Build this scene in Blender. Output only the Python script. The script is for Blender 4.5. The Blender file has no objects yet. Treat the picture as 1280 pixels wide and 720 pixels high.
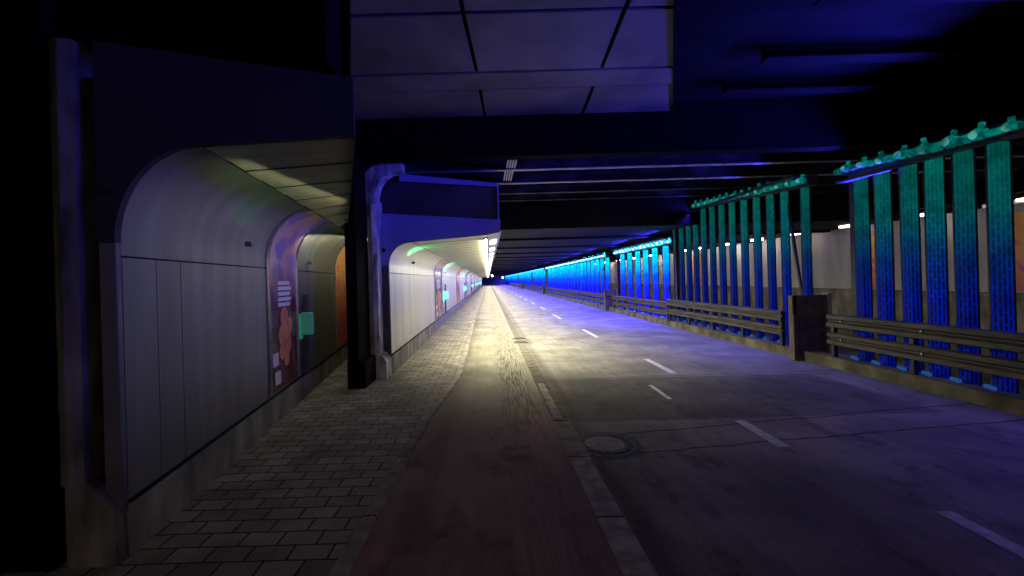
import bpy, math, random
from mathutils import Vector, Matrix
random.seed(7)
R = math.radians
scn = bpy.context.scene
col = scn.collection
for vt in ('Standard',):
    scn.view_settings.view_transform = vt
scn.view_settings.look = 'None'
scn.view_settings.exposure = 0

# ------------------------------------------------------------------ camera
cam = bpy.data.cameras.new("camera")
co = bpy.data.objects.new("camera", cam); col.objects.link(co)
cam.sensor_width = 36; cam.lens = 36*554/1280
cam.shift_x = 30/1280; cam.shift_y = -10/1280
cam.clip_start = 0.05; cam.clip_end = 1500
co.matrix_world = Matrix.Translation((0, 0, 1.6)) @ Matrix.Rotation(R(90), 4, 'X') @ Matrix.Rotation(R(-1.6), 4, 'Z')
scn.camera = co

# ------------------------------------------------------------------ world
w = bpy.data.worlds.new("World"); scn.world = w; w.use_nodes = True
wb = w.node_tree.nodes['Background']
wb.inputs[0].default_value = (0.29, 0.215, 0.18, 1); wb.inputs[1].default_value = 1.25

# ------------------------------------------------------------------ materials
def mat(name, c1, c2=None, rough=0.7, scale=4, bump=0.0, metal=0.0, stretch=(1, 1, 1), detail=6, lo=0.35, hi=0.68,
        bscale=None, spec=0.5):
    m = bpy.data.materials.new(name); m.use_nodes = True
    nt = m.node_tree; N = nt.nodes; L = nt.links
    b = N['Principled BSDF']
    b.inputs['Roughness'].default_value = rough; b.inputs['Metallic'].default_value = metal
    b.inputs['Specular IOR Level'].default_value = spec
    tc = N.new('ShaderNodeTexCoord'); mp = N.new('ShaderNodeMapping'); mp.inputs['Scale'].default_value = stretch
    L.new(tc.outputs['Object'], mp.inputs[0])
    no = N.new('ShaderNodeTexNoise'); no.inputs['Scale'].default_value = scale; no.inputs['Detail'].default_value = detail
    L.new(mp.outputs[0], no.inputs[0])
    rp = N.new('ShaderNodeValToRGB')
    rp.color_ramp.elements[0].position = lo; rp.color_ramp.elements[1].position = hi
    rp.color_ramp.elements[0].color = (*c1, 1); rp.color_ramp.elements[1].color = (*(c2 or tuple(x*1.35 for x in c1)), 1)
    L.new(no.outputs[0], rp.inputs[0]); L.new(rp.outputs[0], b.inputs['Base Color'])
    if bump:
        n2 = N.new('ShaderNodeTexNoise'); n2.inputs['Scale'].default_value = bscale or scale*6; n2.inputs['Detail'].default_value = 5
        L.new(mp.outputs[0], n2.inputs[0])
        bp = N.new('ShaderNodeBump'); bp.inputs['Strength'].default_value = bump; bp.inputs['Distance'].default_value = 0.01
        L.new(n2.outputs[0], bp.inputs['Height']); L.new(bp.outputs[0], b.inputs['Normal'])
    m['rp'] = rp.name; m['mp'] = mp.name
    return m

def emit(name, c, s):
    m = bpy.data.materials.new(name); m.use_nodes = True
    nt = m.node_tree; b = nt.nodes['Principled BSDF']
    b.inputs['Base Color'].default_value = (*[min(.8, x*.5+.05) for x in c], 1)
    b.inputs['Emission Color'].default_value = (*c, 1); b.inputs['Emission Strength'].default_value = s
    return m

def nodes(m): return m.node_tree.nodes, m.node_tree.links, m.node_tree.nodes['Principled BSDF']

def math_n(N, L, op, a, b=None, c=None):
    n = N.new('ShaderNodeMath'); n.operation = op
    for i, v in enumerate((a, b, c)):
        if v is None: continue
        if isinstance(v, (int, float)): n.inputs[i].default_value = v
        else: L.new(v, n.inputs[i])
    return n.outputs[0]

def mixc(N, L, f, a, b, mode='MIX'):
    n = N.new('ShaderNodeMix'); n.data_type = 'RGBA'; n.blend_type = mode
    for idx, v in ((0, f), (6, a), (7, b)):
        if isinstance(v, (int, float)): n.inputs[idx].default_value = v
        elif isinstance(v, tuple): n.inputs[idx].default_value = (*v, 1)
        else: L.new(v, n.inputs[idx])
    return n.outputs[2]

def noise(N, L, vec, scale, detail=5, rough=.55):
    n = N.new('ShaderNodeTexNoise'); n.inputs['Scale'].default_value = scale; n.inputs['Detail'].default_value = detail
    n.inputs['Roughness'].default_value = rough
    L.new(vec, n.inputs[0]); return n.outputs[0]

def mapping(N, L, vec, s=(1, 1, 1), r=(0, 0, 0), l=(0, 0, 0)):
    m = N.new('ShaderNodeMapping'); m.inputs['Scale'].default_value = s; m.inputs['Rotation'].default_value = r
    m.inputs['Location'].default_value = l; L.new(vec, m.inputs[0]); return m.outputs[0]

def ss(N, L, v, a, b):      # smoothstep 0..1
    n = N.new('ShaderNodeMapRange'); n.interpolation_type = 'SMOOTHSTEP'
    n.inputs['From Min'].default_value = a; n.inputs['From Max'].default_value = b
    L.new(v, n.inputs['Value']); return n.outputs[0]

def band(N, L, v, a, b, e):
    return math_n(N, L, 'MULTIPLY', ss(N, L, v, a-e, a+e), math_n(N, L, 'SUBTRACT', 1.0, ss(N, L, v, b-e, b+e)))

def wpos(N, L):
    g = N.new('ShaderNodeNewGeometry'); s = N.new('ShaderNodeSeparateXYZ'); L.new(g.outputs['Position'], s.inputs[0])
    return g.outputs['Position'], s.outputs[0], s.outputs[1], s.outputs[2]

M = {}
M['black'] = mat('near_black_steel', (0.0008, 0.0008, 0.001), (0.002, 0.002, 0.0025), .95, 3, .2)  # near-black base; the pier's unlit front gets its shade from this colour
M['deck'] = mat('near_black_concrete', (0.0007, 0.0007, 0.0009), (0.006, 0.006, 0.007), .95, 1.3, .3, stretch=(.6, 2.2, 1), lo=.45, hi=.75)  # near-black base with paler blotches
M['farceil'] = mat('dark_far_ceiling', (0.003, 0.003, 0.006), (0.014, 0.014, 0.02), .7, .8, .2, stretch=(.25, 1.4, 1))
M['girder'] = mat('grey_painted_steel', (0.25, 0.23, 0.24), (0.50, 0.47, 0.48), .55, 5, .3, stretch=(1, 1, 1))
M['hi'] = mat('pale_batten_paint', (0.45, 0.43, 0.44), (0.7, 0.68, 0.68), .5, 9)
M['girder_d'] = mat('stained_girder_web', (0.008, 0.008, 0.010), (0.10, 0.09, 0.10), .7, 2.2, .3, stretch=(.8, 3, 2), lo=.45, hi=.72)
M['tile'] = mat('ceiling_tile', (0.08, 0.072, 0.052), (0.18, 0.16, 0.125), .7, 1.1, .2, bscale=30)
M['panel_n'] = mat('shade_darkened_enamel_panel', (0.10, 0.10, 0.084), (0.155, 0.155, 0.132), .5, 1.6, .04, stretch=(1, 3.5, .25), bscale=6)  # darker copy of the white enamel, standing in for the dim bay
M['soffit_n'] = mat('shade_darkened_soffit_plank', (0.30, 0.30, 0.21), (0.40, 0.40, 0.29), .5, 2, .05, stretch=(.3, 5, 1), bscale=5)  # soffit plank darkened in colour for the weaker near light
M['panel'] = mat('white_enamel_panel', (0.56, 0.56, 0.55), (0.72, 0.72, 0.70), .36, 1.6, .05, stretch=(1, 4.5, .3), bscale=6)
def grime_mottle(m, zb):
    N, L, b_ = nodes(m); P, X, Y, Z = wpos(N, L)
    src = b_.inputs['Base Color'].links[0].from_socket
    n1 = noise(N, L, mapping(N, L, P, (3, 14, .8)), 1.2, 6, .7); n2 = noise(N, L, P, 9, 6, .7)
    low = math_n(N, L, 'SUBTRACT', 1.0, ss(N, L, Z, zb, zb+.55))
    f = math_n(N, L, 'MULTIPLY', ss(N, L, n1, .5, .72), .35)
    f = math_n(N, L, 'ADD', f, math_n(N, L, 'MULTIPLY', math_n(N, L, 'MULTIPLY', low, ss(N, L, n2, .38, .6)), .45))
    c = mixc(N, L, f, src, (.10, .095, .08))
    L.new(c, b_.inputs['Base Color'])
for k in ('panel', 'panel_n'): grime_mottle(M[k], .36)
M['soffit'] = mat('soffit_plank', (0.60, 0.60, 0.50), (0.74, 0.74, 0.48), .32, 2, .05, stretch=(.3, 5, 1), bscale=5)
M['seam'] = mat('dark_joint', (0.01, 0.01, 0.012), (0.02, 0.02, 0.022), .8)
M['frame'] = mat('portal_frame_steel', (0.05, 0.05, 0.075), (0.09, 0.09, 0.12), .5, 3, .1)
M['fascia_n'] = mat('shade_darkened_fascia_sheet', (0.004, 0.004, 0.016), (0.008, 0.008, 0.028), .8, 1.1, .08)  # near fascia's dimness and blue light are put into the base colour
M['fascia'] = mat('blue_light_tinted_fascia', (0.20, 0.21, 0.55), (0.28, 0.29, 0.68), .5, 1.1, .08)  # blue light from the screens tinted into the base colour
M['hood'] = mat('dark_hood_sheet', (0.03, 0.03, 0.04), (0.07, 0.07, 0.09), .5, 1.3, .1)
M['hoodlip'] = mat('blue_light_tinted_lip', (0.22, 0.22, 0.6), (0.3, 0.3, 0.7), .5, 3, .1)  # the lip's blue light is carried by the base colour
M['concrete'] = mat('stained_concrete', (0.10, 0.095, 0.085), (0.30, 0.29, 0.27), .85, 3.2, .4, stretch=(1, 1, .45))
M['stone_n'] = mat('shade_darkened_weathered_stone', (0.03, 0.03, 0.03), (0.17, 0.17, 0.165), .85, 4.2, .7, stretch=(1.6, 1.6, .55), bscale=12)  # darker stone copy: the near pier's dimness is in the colour
M['stone'] = mat('pale_weathered_stone', (0.12, 0.12, 0.12), (0.75, 0.75, 0.75), .8, 4.2, .7, stretch=(1.6, 1.6, .55), bscale=12)
M['rail'] = mat('dull_galvanised_rail', (0.028, 0.026, 0.020), (0.085, 0.08, 0.062), .6, 5, .2, stretch=(1, .4, 3))
M['kerbc'] = mat('mossy_kerb_concrete', (0.05, 0.046, 0.028), (0.17, 0.16, 0.115), .9, 3, .5)
M['cab'] = mat('cabinet_paint', (0.08, 0.058, 0.05), (0.16, 0.125, 0.11), .7, 4, .2)
M['cabdoor'] = mat('cabinet_door_paint', (0.06, 0.045, 0.04), (0.12, 0.09, 0.085), .7, 5, .2)
M['cabpost'] = mat('cabinet_edge', (0.30, 0.27, 0.24), (0.42, 0.39, 0.36), .7, 4, .2)
M['darkbar'] = mat('dark_blue_steel', (0.010, 0.010, 0.03), (0.03, 0.03, 0.06), .5, 6)
M['beam'] = mat('blue_beam_steel', (0.03, 0.05, 0.12), (0.06, 0.09, 0.2), .5, 6)
M['oppwall'] = mat('pale_far_wall_panel', (0.42, 0.42, 0.44), (0.58, 0.57, 0.58), .5, 1.2, .1, stretch=(1, 2, .4))
M['iron'] = mat('cast_iron', (0.006, 0.006, 0.006), (0.025, 0.022, 0.022), .5, 14, .6)
M['lid'] = mat('manhole_lid_concrete', (0.17, 0.13, 0.12), (0.30, 0.25, 0.23), .7, 20, .4)
M['chrome'] = mat('brushed_trim', (0.45, 0.42, 0.42), (0.7, 0.68, 0.68), .2, 5, 0, metal=.8)
M['lampbox'] = mat('lamp_housing', (0.05, 0.05, 0.06), (0.08, 0.08, 0.09), .5)
M['board'] = mat('blue_light_tinted_board', (0.20, 0.22, 0.36), (0.28, 0.30, 0.45), .3, 3)  # blue reflected from the screens is mixed into this base colour
M['lane_n'] = mat('shade_darkened_worn_lane_paint', (0.34, 0.34, 0.35), (0.60, 0.60, 0.60), .6, 14, .2)  # worn paint, darkened in colour for the dim near road
M['lane'] = mat('worn_lane_paint', (0.35, 0.35, 0.36), (0.75, 0.75, 0.75), .6, 14, .2)
M['strip'] = emit('warm_strip_lamp', (1, .92, .66), 60)
M['strip_near'] = emit('dim_strip_lamp', (1, .95, .80), 1.5)
M['lumi'] = emit('white_luminaire', (.85, .9, 1), 3.2)
M['green'] = emit('green_exit_lamp', (.05, 1, .50), 5)
M['mint'] = emit('mint_exit_sign', (.30, 1, .72), 1.0)
M['mint_n'] = emit('dim_mint_exit_sign', (.05, .30, .19), .2)
M['green_n'] = emit('dim_green_lamp', (.04, .8, .4), .12)
M['blue'] = emit('blue_led_bar', (.035, .022, 1), 32)
M['blue_n'] = emit('dim_blue_led_bar', (.04, .02, 1), 7)
M['bulb'] = emit('cyan_led_globe', (.03, .60, 1), 1.9)
M['bulb_n'] = emit('dim_teal_led_globe', (.0, .30, .26), .42)
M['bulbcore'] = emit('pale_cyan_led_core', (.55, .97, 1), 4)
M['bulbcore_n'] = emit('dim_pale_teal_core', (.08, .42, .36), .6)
M['base'] = emit('blue_base_plate_glow', (.06, .35, 1), .9)  # lit column base plates imitated by emission
M['base_n'] = emit('dim_blue_base_plate_glow', (.03, .16, .6), .35)
for k in ('base', 'base_n', 'bulb_n', 'bulbcore_n'):
    M[k].node_tree.nodes['Principled BSDF'].inputs['Base Color'].default_value = (.01, .02, .03, 1); M[k].node_tree.nodes['Principled BSDF'].inputs['Roughness'].default_value = .8; M[k].node_tree.nodes['Principled BSDF'].inputs['Specular IOR Level'].default_value = .1
M['opplamp'] = emit('warm_wall_lamp', (1, .86, .72), 30)
M['opplamp_n'] = emit('dim_warm_wall_lamp', (1, .86, .72), 7)
M['farlamp'] = emit('white_far_lamp', (1, 1, .92), 30)

for k in ('deck', 'black', 'farceil', 'seam'):
    M[k].node_tree.nodes['Principled BSDF'].inputs['Specular IOR Level'].default_value = .08
for k, st_ in (('bulb', 1.9), ('bulb_n', .42), ('bulbcore', 4), ('bulbcore_n', .6)):
    N, L, b_ = nodes(M[k]); tc = N.new('ShaderNodeTexCoord')
    oi = N.new('ShaderNodeObjectInfo'); ad = N.new('ShaderNodeVectorMath'); cx = N.new('ShaderNodeCombineXYZ')
    L.new(math_n(N, L, 'MULTIPLY', oi.outputs['Random'], 40), cx.inputs[0]); L.new(tc.outputs['Object'], ad.inputs[0]); L.new(cx.outputs[0], ad.inputs[1])
    f_ = ss(N, L, noise(N, L, ad.outputs[0], 9, 3), .35, .65)
    L.new(math_n(N, L, 'MULTIPLY', math_n(N, L, 'ADD', .3, math_n(N, L, 'MULTIPLY', f_, 1.1)), st_), b_.inputs['Emission Strength'])
# paving: running bond of grey pavers
def paving_mat():
    m = mat('grey_concrete_pavers', (0.2, 0.2, 0.2)); N, L, b = nodes(m)
    P, X, Y, Z = wpos(N, L)
    wob = noise(N, L, P, 3, 2)
    v = N.new('ShaderNodeVectorMath'); v.operation = 'MULTIPLY_ADD'
    cx = N.new('ShaderNodeCombineXYZ'); L.new(wob, cx.inputs[0]); L.new(wob, cx.inputs[1])
    L.new(cx.outputs[0], v.inputs[0]); v.inputs[1].default_value = (.02, .015, 0); L.new(P, v.inputs[2])
    br = N.new('ShaderNodeTexBrick'); L.new(v.outputs[0], br.inputs['Vector'])
    br.inputs['Scale'].default_value = 1; br.inputs['Brick Width'].default_value = .24; br.inputs['Row Height'].default_value = .15
    br.inputs['Mortar Size'].default_value = .008; br.inputs['Mortar Smooth'].default_value = .2; br.inputs['Bias'].default_value = .0
    br.inputs['Color1'].default_value = (.23, .215, .20, 1); br.inputs['Color2'].default_value = (.36, .345, .315, 1)
    br.inputs['Mortar'].default_value = (.025, .024, .022, 1)
    n = noise(N, L, P, 2.2, 6); n3 = noise(N, L, P, 60, 3)
    c = mixc(N, L, .75, br.outputs[0], mixc(N, L, ss(N, L, n, .3, .7), (.45, .45, .45), (1.2, 1.2, 1.2)), 'MULTIPLY')
    c = mixc(N, L, .5, c, mixc(N, L, ss(N, L, n3, .3, .7), (.6, .6, .6), (1.2, 1.2, 1.2)), 'MULTIPLY')
    L.new(c, b.inputs['Base Color']); b.inputs['Roughness'].default_value = .8
    h = math_n(N, L, 'ADD', math_n(N, L, 'MULTIPLY', br.outputs[1], -1.0), math_n(N, L, 'MULTIPLY', n3, .25))
    bp = N.new('ShaderNodeBump'); bp.inputs['Strength'].default_value = .5; bp.inputs['Distance'].default_value = .012
    L.new(h, bp.inputs['Height']); L.new(bp.outputs[0], b.inputs['Normal'])
    return m
M['paving'] = paving_mat()

def asphalt(kind):
    m = mat('asphalt_'+kind, (0.1, 0.1, 0.1)); N, L, b = nodes(m)
    P, X, Y, Z = wpos(N, L)
    fine = noise(N, L, P, 120, 3); med = noise(N, L, P, 1.1, 6)
    longs = noise(N, L, mapping(N, L, P, (9, .35, 1)), 1.6, 8, .65)
    long2 = noise(N, L, mapping(N, L, P, (26, .8, 1)), 1.6, 6, .7)
    long3 = noise(N, L, mapping(N, L, P, (60, 2.2, 1)), 1.3, 6, .7)
    if kind == 'cycle':
        base = mixc(N, L, ss(N, L, math_n(N, L, 'ADD', Y, math_n(N, L, 'MULTIPLY', med, .5)), 4.9, 6.6), (.33, .205, .205), (.23, .225, .195))  # near end lightened in colour in place of stronger light
        streakmask = math_n(N, L, 'MULTIPLY', band(N, L, X, .12, .62, .14), ss(N, L, math_n(N, L, 'MULTIPLY', math_n(N, L, 'MULTIPLY', long2, long3), math_n(N, L, 'ADD', med, .45)), .20, .32))
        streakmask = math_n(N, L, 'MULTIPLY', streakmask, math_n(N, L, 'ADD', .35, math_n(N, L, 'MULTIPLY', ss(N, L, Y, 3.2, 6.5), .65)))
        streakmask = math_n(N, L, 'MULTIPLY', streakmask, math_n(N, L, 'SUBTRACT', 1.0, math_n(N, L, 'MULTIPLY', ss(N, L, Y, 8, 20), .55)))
        c = mixc(N, L, math_n(N, L, 'MULTIPLY', streakmask, .92), base, (.014, .012, .013))
        # dull wheel track
        c = mixc(N, L, math_n(N, L, 'MULTIPLY', band(N, L, X, -.62, -.42, .08), .35), c, (.04, .035, .035))
        st = math_n(N, L, 'MULTIPLY', band(N, L, Y, 3.9, 4.25, .15), band(N, L, X, .08, .36, .08))
        st = math_n(N, L, 'MULTIPLY', st, ss(N, L, noise(N, L, P, 6, 4), .35, .6))
        c = mixc(N, L, math_n(N, L, 'MULTIPLY', st, .8), c, (.012, .008, .010))
    else:
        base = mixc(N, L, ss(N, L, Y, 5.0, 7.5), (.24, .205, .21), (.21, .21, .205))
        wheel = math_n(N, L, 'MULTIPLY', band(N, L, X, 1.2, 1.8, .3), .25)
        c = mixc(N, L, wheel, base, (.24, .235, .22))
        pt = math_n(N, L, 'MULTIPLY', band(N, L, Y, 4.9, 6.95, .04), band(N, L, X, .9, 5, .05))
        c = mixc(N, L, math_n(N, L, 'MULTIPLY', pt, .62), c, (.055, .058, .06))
        # kerbside dirt
        c = mixc(N, L, math_n(N, L, 'MULTIPLY', band(N, L, X, .84, 1.02, .08), .5), c, (.03, .026, .024))
        # cross joints (slightly skewed) and wandering crack
        wob = math_n(N, L, 'MULTIPLY', math_n(N, L, 'SUBTRACT', noise(N, L, P, 1.7, 4), .5), .16)
        for k, y0, wd, a in ((.02, 6.98, .014, .85), (.16, 4.29, .012, .9), (.14, 3.82, .012, .9), (.03, 11.6, .03, .4), (.02, 18.5, .05, .45), (.02, 30, .08, .4)):
            yy = math_n(N, L, 'ADD', math_n(N, L, 'SUBTRACT', Y, math_n(N, L, 'MULTIPLY', X, k)), wob)
            c = mixc(N, L, math_n(N, L, 'MULTIPLY', band(N, L, yy, y0-wd, y0+wd, .012), a), c, (.012, .012, .014))
    blot = noise(N, L, mapping(N, L, P, (1, .6, 1), l=(3, 7, 1)), 3.3, 7, .65)
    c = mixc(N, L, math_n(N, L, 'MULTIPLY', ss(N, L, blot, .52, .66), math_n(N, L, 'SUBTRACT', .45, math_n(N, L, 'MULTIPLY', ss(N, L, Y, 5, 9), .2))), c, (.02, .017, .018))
    c = mixc(N, L, math_n(N, L, 'MULTIPLY', ss(N, L, noise(N, L, mapping(N, L, P, (1.4, .5, 1), l=(9, 2, 4)), 4.5, 7, .7), .56, .74), .5), c, (.30, .28, .26))
    c = mixc(N, L, .8, c, mixc(N, L, ss(N, L, med, .3, .72), (.55, .55, .55), (1.25, 1.25, 1.25)), 'MULTIPLY')
    c = mixc(N, L, .8, c, mixc(N, L, ss(N, L, longs, .3, .7), (.84, .84, .84), (1.13, 1.13, 1.12)), 'MULTIPLY')
    c = mixc(N, L, .6, c, mixc(N, L, ss(N, L, fine, .3, .75), (.35, .35, .35), (1.75, 1.75, 1.75)), 'MULTIPLY')
    L.new(c, b.inputs['Base Color'])
    rg = N.new('ShaderNodeMapRange'); rg.inputs['To Min'].default_value = .72; rg.inputs['To Max'].default_value = .95
    L.new(med, rg.inputs['Value']); L.new(rg.outputs[0], b.inputs['Roughness'])
    bp = N.new('ShaderNodeBump'); bp.inputs['Strength'].default_value = .45; bp.inputs['Distance'].default_value = .006
    L.new(math_n(N, L, 'ADD', fine, math_n(N, L, 'MULTIPLY', longs, .6)), bp.inputs['Height']); L.new(bp.outputs[0], b.inputs['Normal']); b.inputs['Specular IOR Level'].default_value = .25
    return m
M['cycle'] = asphalt('cycle'); M['road'] = asphalt('road')

def slab_mat(name, width, cA, cB):
    m = mat(name, cA); N, L, b = nodes(m); P, X, Y, Z = wpos(N, L)
    vo = N.new('ShaderNodeMath'); vo.operation = 'FRACT'; L.new(math_n(N, L, 'DIVIDE', Y, width), vo.inputs[0])
    j = math_n(N, L, 'LESS_THAN', vo.outputs[0], .018)
    fl = math_n(N, L, 'FLOOR', math_n(N, L, 'DIVIDE', Y, width))
    wn = N.new('ShaderNodeTexWhiteNoise'); wn.noise_dimensions = '1D'; L.new(fl, wn.inputs['W'])
    c = mixc(N, L, wn.outputs[0], cA, cB)
    c = mixc(N, L, .8, c, mixc(N, L, ss(N, L, noise(N, L, P, 7, 6), .3, .7), (.5, .5, .5), (1.25, 1.2, 1.2)), 'MULTIPLY')
    c = mixc(N, L, j, c, (.012, .011, .011))
    L.new(c, b.inputs['Base Color']); b.inputs['Roughness'].default_value = .7
    bp = N.new('ShaderNodeBump'); bp.inputs['Strength'].default_value = .5; bp.inputs['Distance'].default_value = .006
    L.new(noise(N, L, P, 50, 4), bp.inputs['Height']); L.new(bp.outputs[0], b.inputs['Normal'])
    return m
M['slab'] = slab_mat('gutter_slabs', .98, (.30, .26, .25), (.44, .40, .38))
M['gutter'] = slab_mat('dirty_gutter_slabs', 1.6, (.10, .095, .08), (.14, .13, .11))
M['kerbstone'] = slab_mat('kerb_stones', 1.0, (.26, .24, .225), (.36, .34, .32))
for k in ('slab', 'gutter', 'kerbstone'):
    M[k].node_tree.nodes['Principled BSDF'].inputs['Specular IOR Level'].default_value = .1; M[k].node_tree.nodes['Principled BSDF'].inputs['Roughness'].default_value = .9

def lattice_mat(name, stops, strength, zmax):  # emission gradient stands in for cyan and blue light falling on the columns
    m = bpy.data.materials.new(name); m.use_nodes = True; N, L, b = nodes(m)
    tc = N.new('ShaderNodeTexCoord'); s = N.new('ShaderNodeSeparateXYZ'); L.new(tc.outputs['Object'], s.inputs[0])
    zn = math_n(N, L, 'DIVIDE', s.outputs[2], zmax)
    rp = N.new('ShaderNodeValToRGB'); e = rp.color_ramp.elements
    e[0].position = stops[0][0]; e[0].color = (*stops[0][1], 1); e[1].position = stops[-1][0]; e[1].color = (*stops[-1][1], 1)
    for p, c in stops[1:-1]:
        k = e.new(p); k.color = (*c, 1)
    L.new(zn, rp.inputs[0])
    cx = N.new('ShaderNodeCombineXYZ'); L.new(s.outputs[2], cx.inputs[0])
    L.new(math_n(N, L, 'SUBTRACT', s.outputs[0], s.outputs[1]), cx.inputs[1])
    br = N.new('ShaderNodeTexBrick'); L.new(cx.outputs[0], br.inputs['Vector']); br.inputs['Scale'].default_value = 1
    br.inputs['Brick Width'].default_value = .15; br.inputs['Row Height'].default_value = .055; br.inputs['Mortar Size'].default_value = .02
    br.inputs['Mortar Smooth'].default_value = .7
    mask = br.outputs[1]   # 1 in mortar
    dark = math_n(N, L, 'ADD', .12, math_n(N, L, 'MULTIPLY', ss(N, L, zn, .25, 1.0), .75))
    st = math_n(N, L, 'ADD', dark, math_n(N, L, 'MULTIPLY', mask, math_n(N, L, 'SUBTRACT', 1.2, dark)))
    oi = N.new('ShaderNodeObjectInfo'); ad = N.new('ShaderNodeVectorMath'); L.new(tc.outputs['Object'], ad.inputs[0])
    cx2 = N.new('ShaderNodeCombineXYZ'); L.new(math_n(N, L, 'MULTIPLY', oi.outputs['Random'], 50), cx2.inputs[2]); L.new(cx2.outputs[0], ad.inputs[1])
    grime_mottle = ss(N, L, noise(N, L, ad.outputs[0], 5, 6, .7), .25, .7)  # random mottling of the glow strength
    st = math_n(N, L, 'MULTIPLY', st, math_n(N, L, 'ADD', .45, math_n(N, L, 'MULTIPLY', grime_mottle, .75)))
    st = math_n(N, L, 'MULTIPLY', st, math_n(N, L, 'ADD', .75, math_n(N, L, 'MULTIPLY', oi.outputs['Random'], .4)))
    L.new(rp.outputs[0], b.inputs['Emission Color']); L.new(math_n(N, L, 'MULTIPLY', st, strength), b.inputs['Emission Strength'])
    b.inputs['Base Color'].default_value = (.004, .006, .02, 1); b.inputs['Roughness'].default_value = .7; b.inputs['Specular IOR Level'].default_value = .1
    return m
M['lat'] = lattice_mat('glow_painted_lattice', [(0, (.006, .006, .75)), (.42, (.006, .012, 1)), (.62, (.0, .08, 1)), (.82, (.0, .36, 1)), (1, (.0, .55, .95))], 1.9, 2.6)
M['lat_n'] = lattice_mat('dim_glow_painted_lattice', [(0, (.0, .004, .14)), (.38, (.0, .007, .22)), (.55, (.0, .02, .14)), (.74, (.0, .08, .09)), (1, (.0, .085, .062))], 1.0, 3.25)

# ------------------------------------------------------------------ mesh helpers
class MB:
    def __init__(s): s.v = []; s.f = []; s.mi = []; s.cur = 0
    def quad(s, a, b, c, d): n = len(s.v); s.v += [a, b, c, d]; s.f.append((n, n+1, n+2, n+3)); s.mi.append(s.cur)
    def poly(s, pts): n = len(s.v); s.v += list(pts); s.f.append(tuple(range(n, n+len(pts)))); s.mi.append(s.cur)
    def box(s, x0, x1, y0, y1, z0, z1):
        n = len(s.v)
        s.v += [(x0,y0,z0),(x1,y0,z0),(x1,y1,z0),(x0,y1,z0),(x0,y0,z1),(x1,y0,z1),(x1,y1,z1),(x0,y1,z1)]
        for f in ((0,3,2,1),(4,5,6,7),(0,1,5,4),(1,2,6,5),(2,3,7,6),(3,0,4,7)):
            s.f.append(tuple(n+i for i in f)); s.mi.append(s.cur)
    def prism(s, pts, y0, y1):            # pts in xz, extruded along y
        n = len(s.v); k = len(pts)
        s.v += [(p[0], y0, p[1]) for p in pts] + [(p[0], y1, p[1]) for p in pts]
        s.f.append(tuple(range(n, n+k))); s.f.append(tuple(range(n+2*k-1, n+k-1, -1)))
        s.mi += [s.cur]*(k+2)
        for i in range(k):
            j = (i+1) % k; s.f.append((n+i, n+k+i, n+k+j, n+j))
    def slab(s, pts, z0, z1):             # pts in xy
        n = len(s.v); k = len(pts)
        s.v += [(p[0], p[1], z0) for p in pts] + [(p[0], p[1], z1) for p in pts]
        s.f.append(tuple(range(n+k-1, n-1, -1))); s.f.append(tuple(range(n+k, n+2*k)))
        s.mi += [s.cur]*(k+2)
        for i in range(k):
            j = (i+1) % k; s.f.append((n+i, n+j, n+k+j, n+k+i))
    def bar(s, a, b, r, seg=6, r2=None):
        a = Vector(a); b = Vector(b); d = (b-a).normalized(); u = d.orthogonal().normalized(); v = d.cross(u); n = len(s.v)
        r2 = r if r2 is None else r2
        for p, rr in ((a, r), (b, r2)):
            for i in range(seg):
                t = 2*math.pi*i/seg; s.v.append(tuple(p+u*math.cos(t)*rr+v*math.sin(t)*rr))
        for i in range(seg):
            j = (i+1) % seg; s.f.append((n+i, n+j, n+seg+j, n+seg+i)); s.mi.append(s.cur)
        s.f.append(tuple(range(n+seg-1, n-1, -1))); s.f.append(tuple(range(n+seg, n+2*seg))); s.mi += [s.cur]*2
    def ball(s, c, r, seg=10, rings=6, sz=1):
        n = len(s.v)
        for i in range(rings+1):
            ph = math.pi*i/rings
            for j in range(seg):
                t = 2*math.pi*j/seg
                s.v.append((c[0]+r*math.sin(ph)*math.cos(t), c[1]+r*math.sin(ph)*math.sin(t), c[2]+r*sz*math.cos(ph)))
        for i in range(rings):
            for j in range(seg):
                k = (j+1) % seg; s.f.append((n+i*seg+j, n+(i+1)*seg+j, n+(i+1)*seg+k, n+i*seg+k)); s.mi.append(s.cur)
    def build(s, name, m, parent=None, smooth=False, bevel=0, label=None):
        me = bpy.data.meshes.new(name); me.from_pydata(s.v, [], s.f); me.update()
        ms = m if isinstance(m, (list, tuple)) else [m]
        for x in ms: me.materials.append(x)
        if len(ms) > 1:
            for p, i in zip(me.polygons, s.mi): p.material_index = i
        if smooth:
            for p in me.polygons: p.use_smooth = True
        o = bpy.data.objects.new(name, me); col.objects.link(o)
        if parent: o.parent = parent
        if bevel:
            bv = o.modifiers.new('bevel', 'BEVEL'); bv.width = bevel; bv.segments = 2; bv.limit_method = 'ANGLE'
        if label: o['label'] = label
        return o

def tag(o, label=None, cat=None, group=None, kind=None):
    if label: o['label'] = label
    if cat: o['category'] = cat
    if group: o['group'] = group
    if kind: o['kind'] = kind
    return o
def thing(name, label, cat, loc=(0, 0, 0), rz=0, group=None):
    o = bpy.data.objects.new(name, None); col.objects.link(o); o.location = loc; o.rotation_euler = (0, 0, rz)
    return tag(o, label, cat, group)
def struct(name, mb, m, **k):
    return tag(mb.build(name, m, **k), kind='structure')
def copy_tree(o, parent=None):
    c = o.copy(); col.objects.link(c)
    if parent: c.parent = parent
    for ch in [x for x in o.children]: copy_tree(ch, c)
    return c

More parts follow.
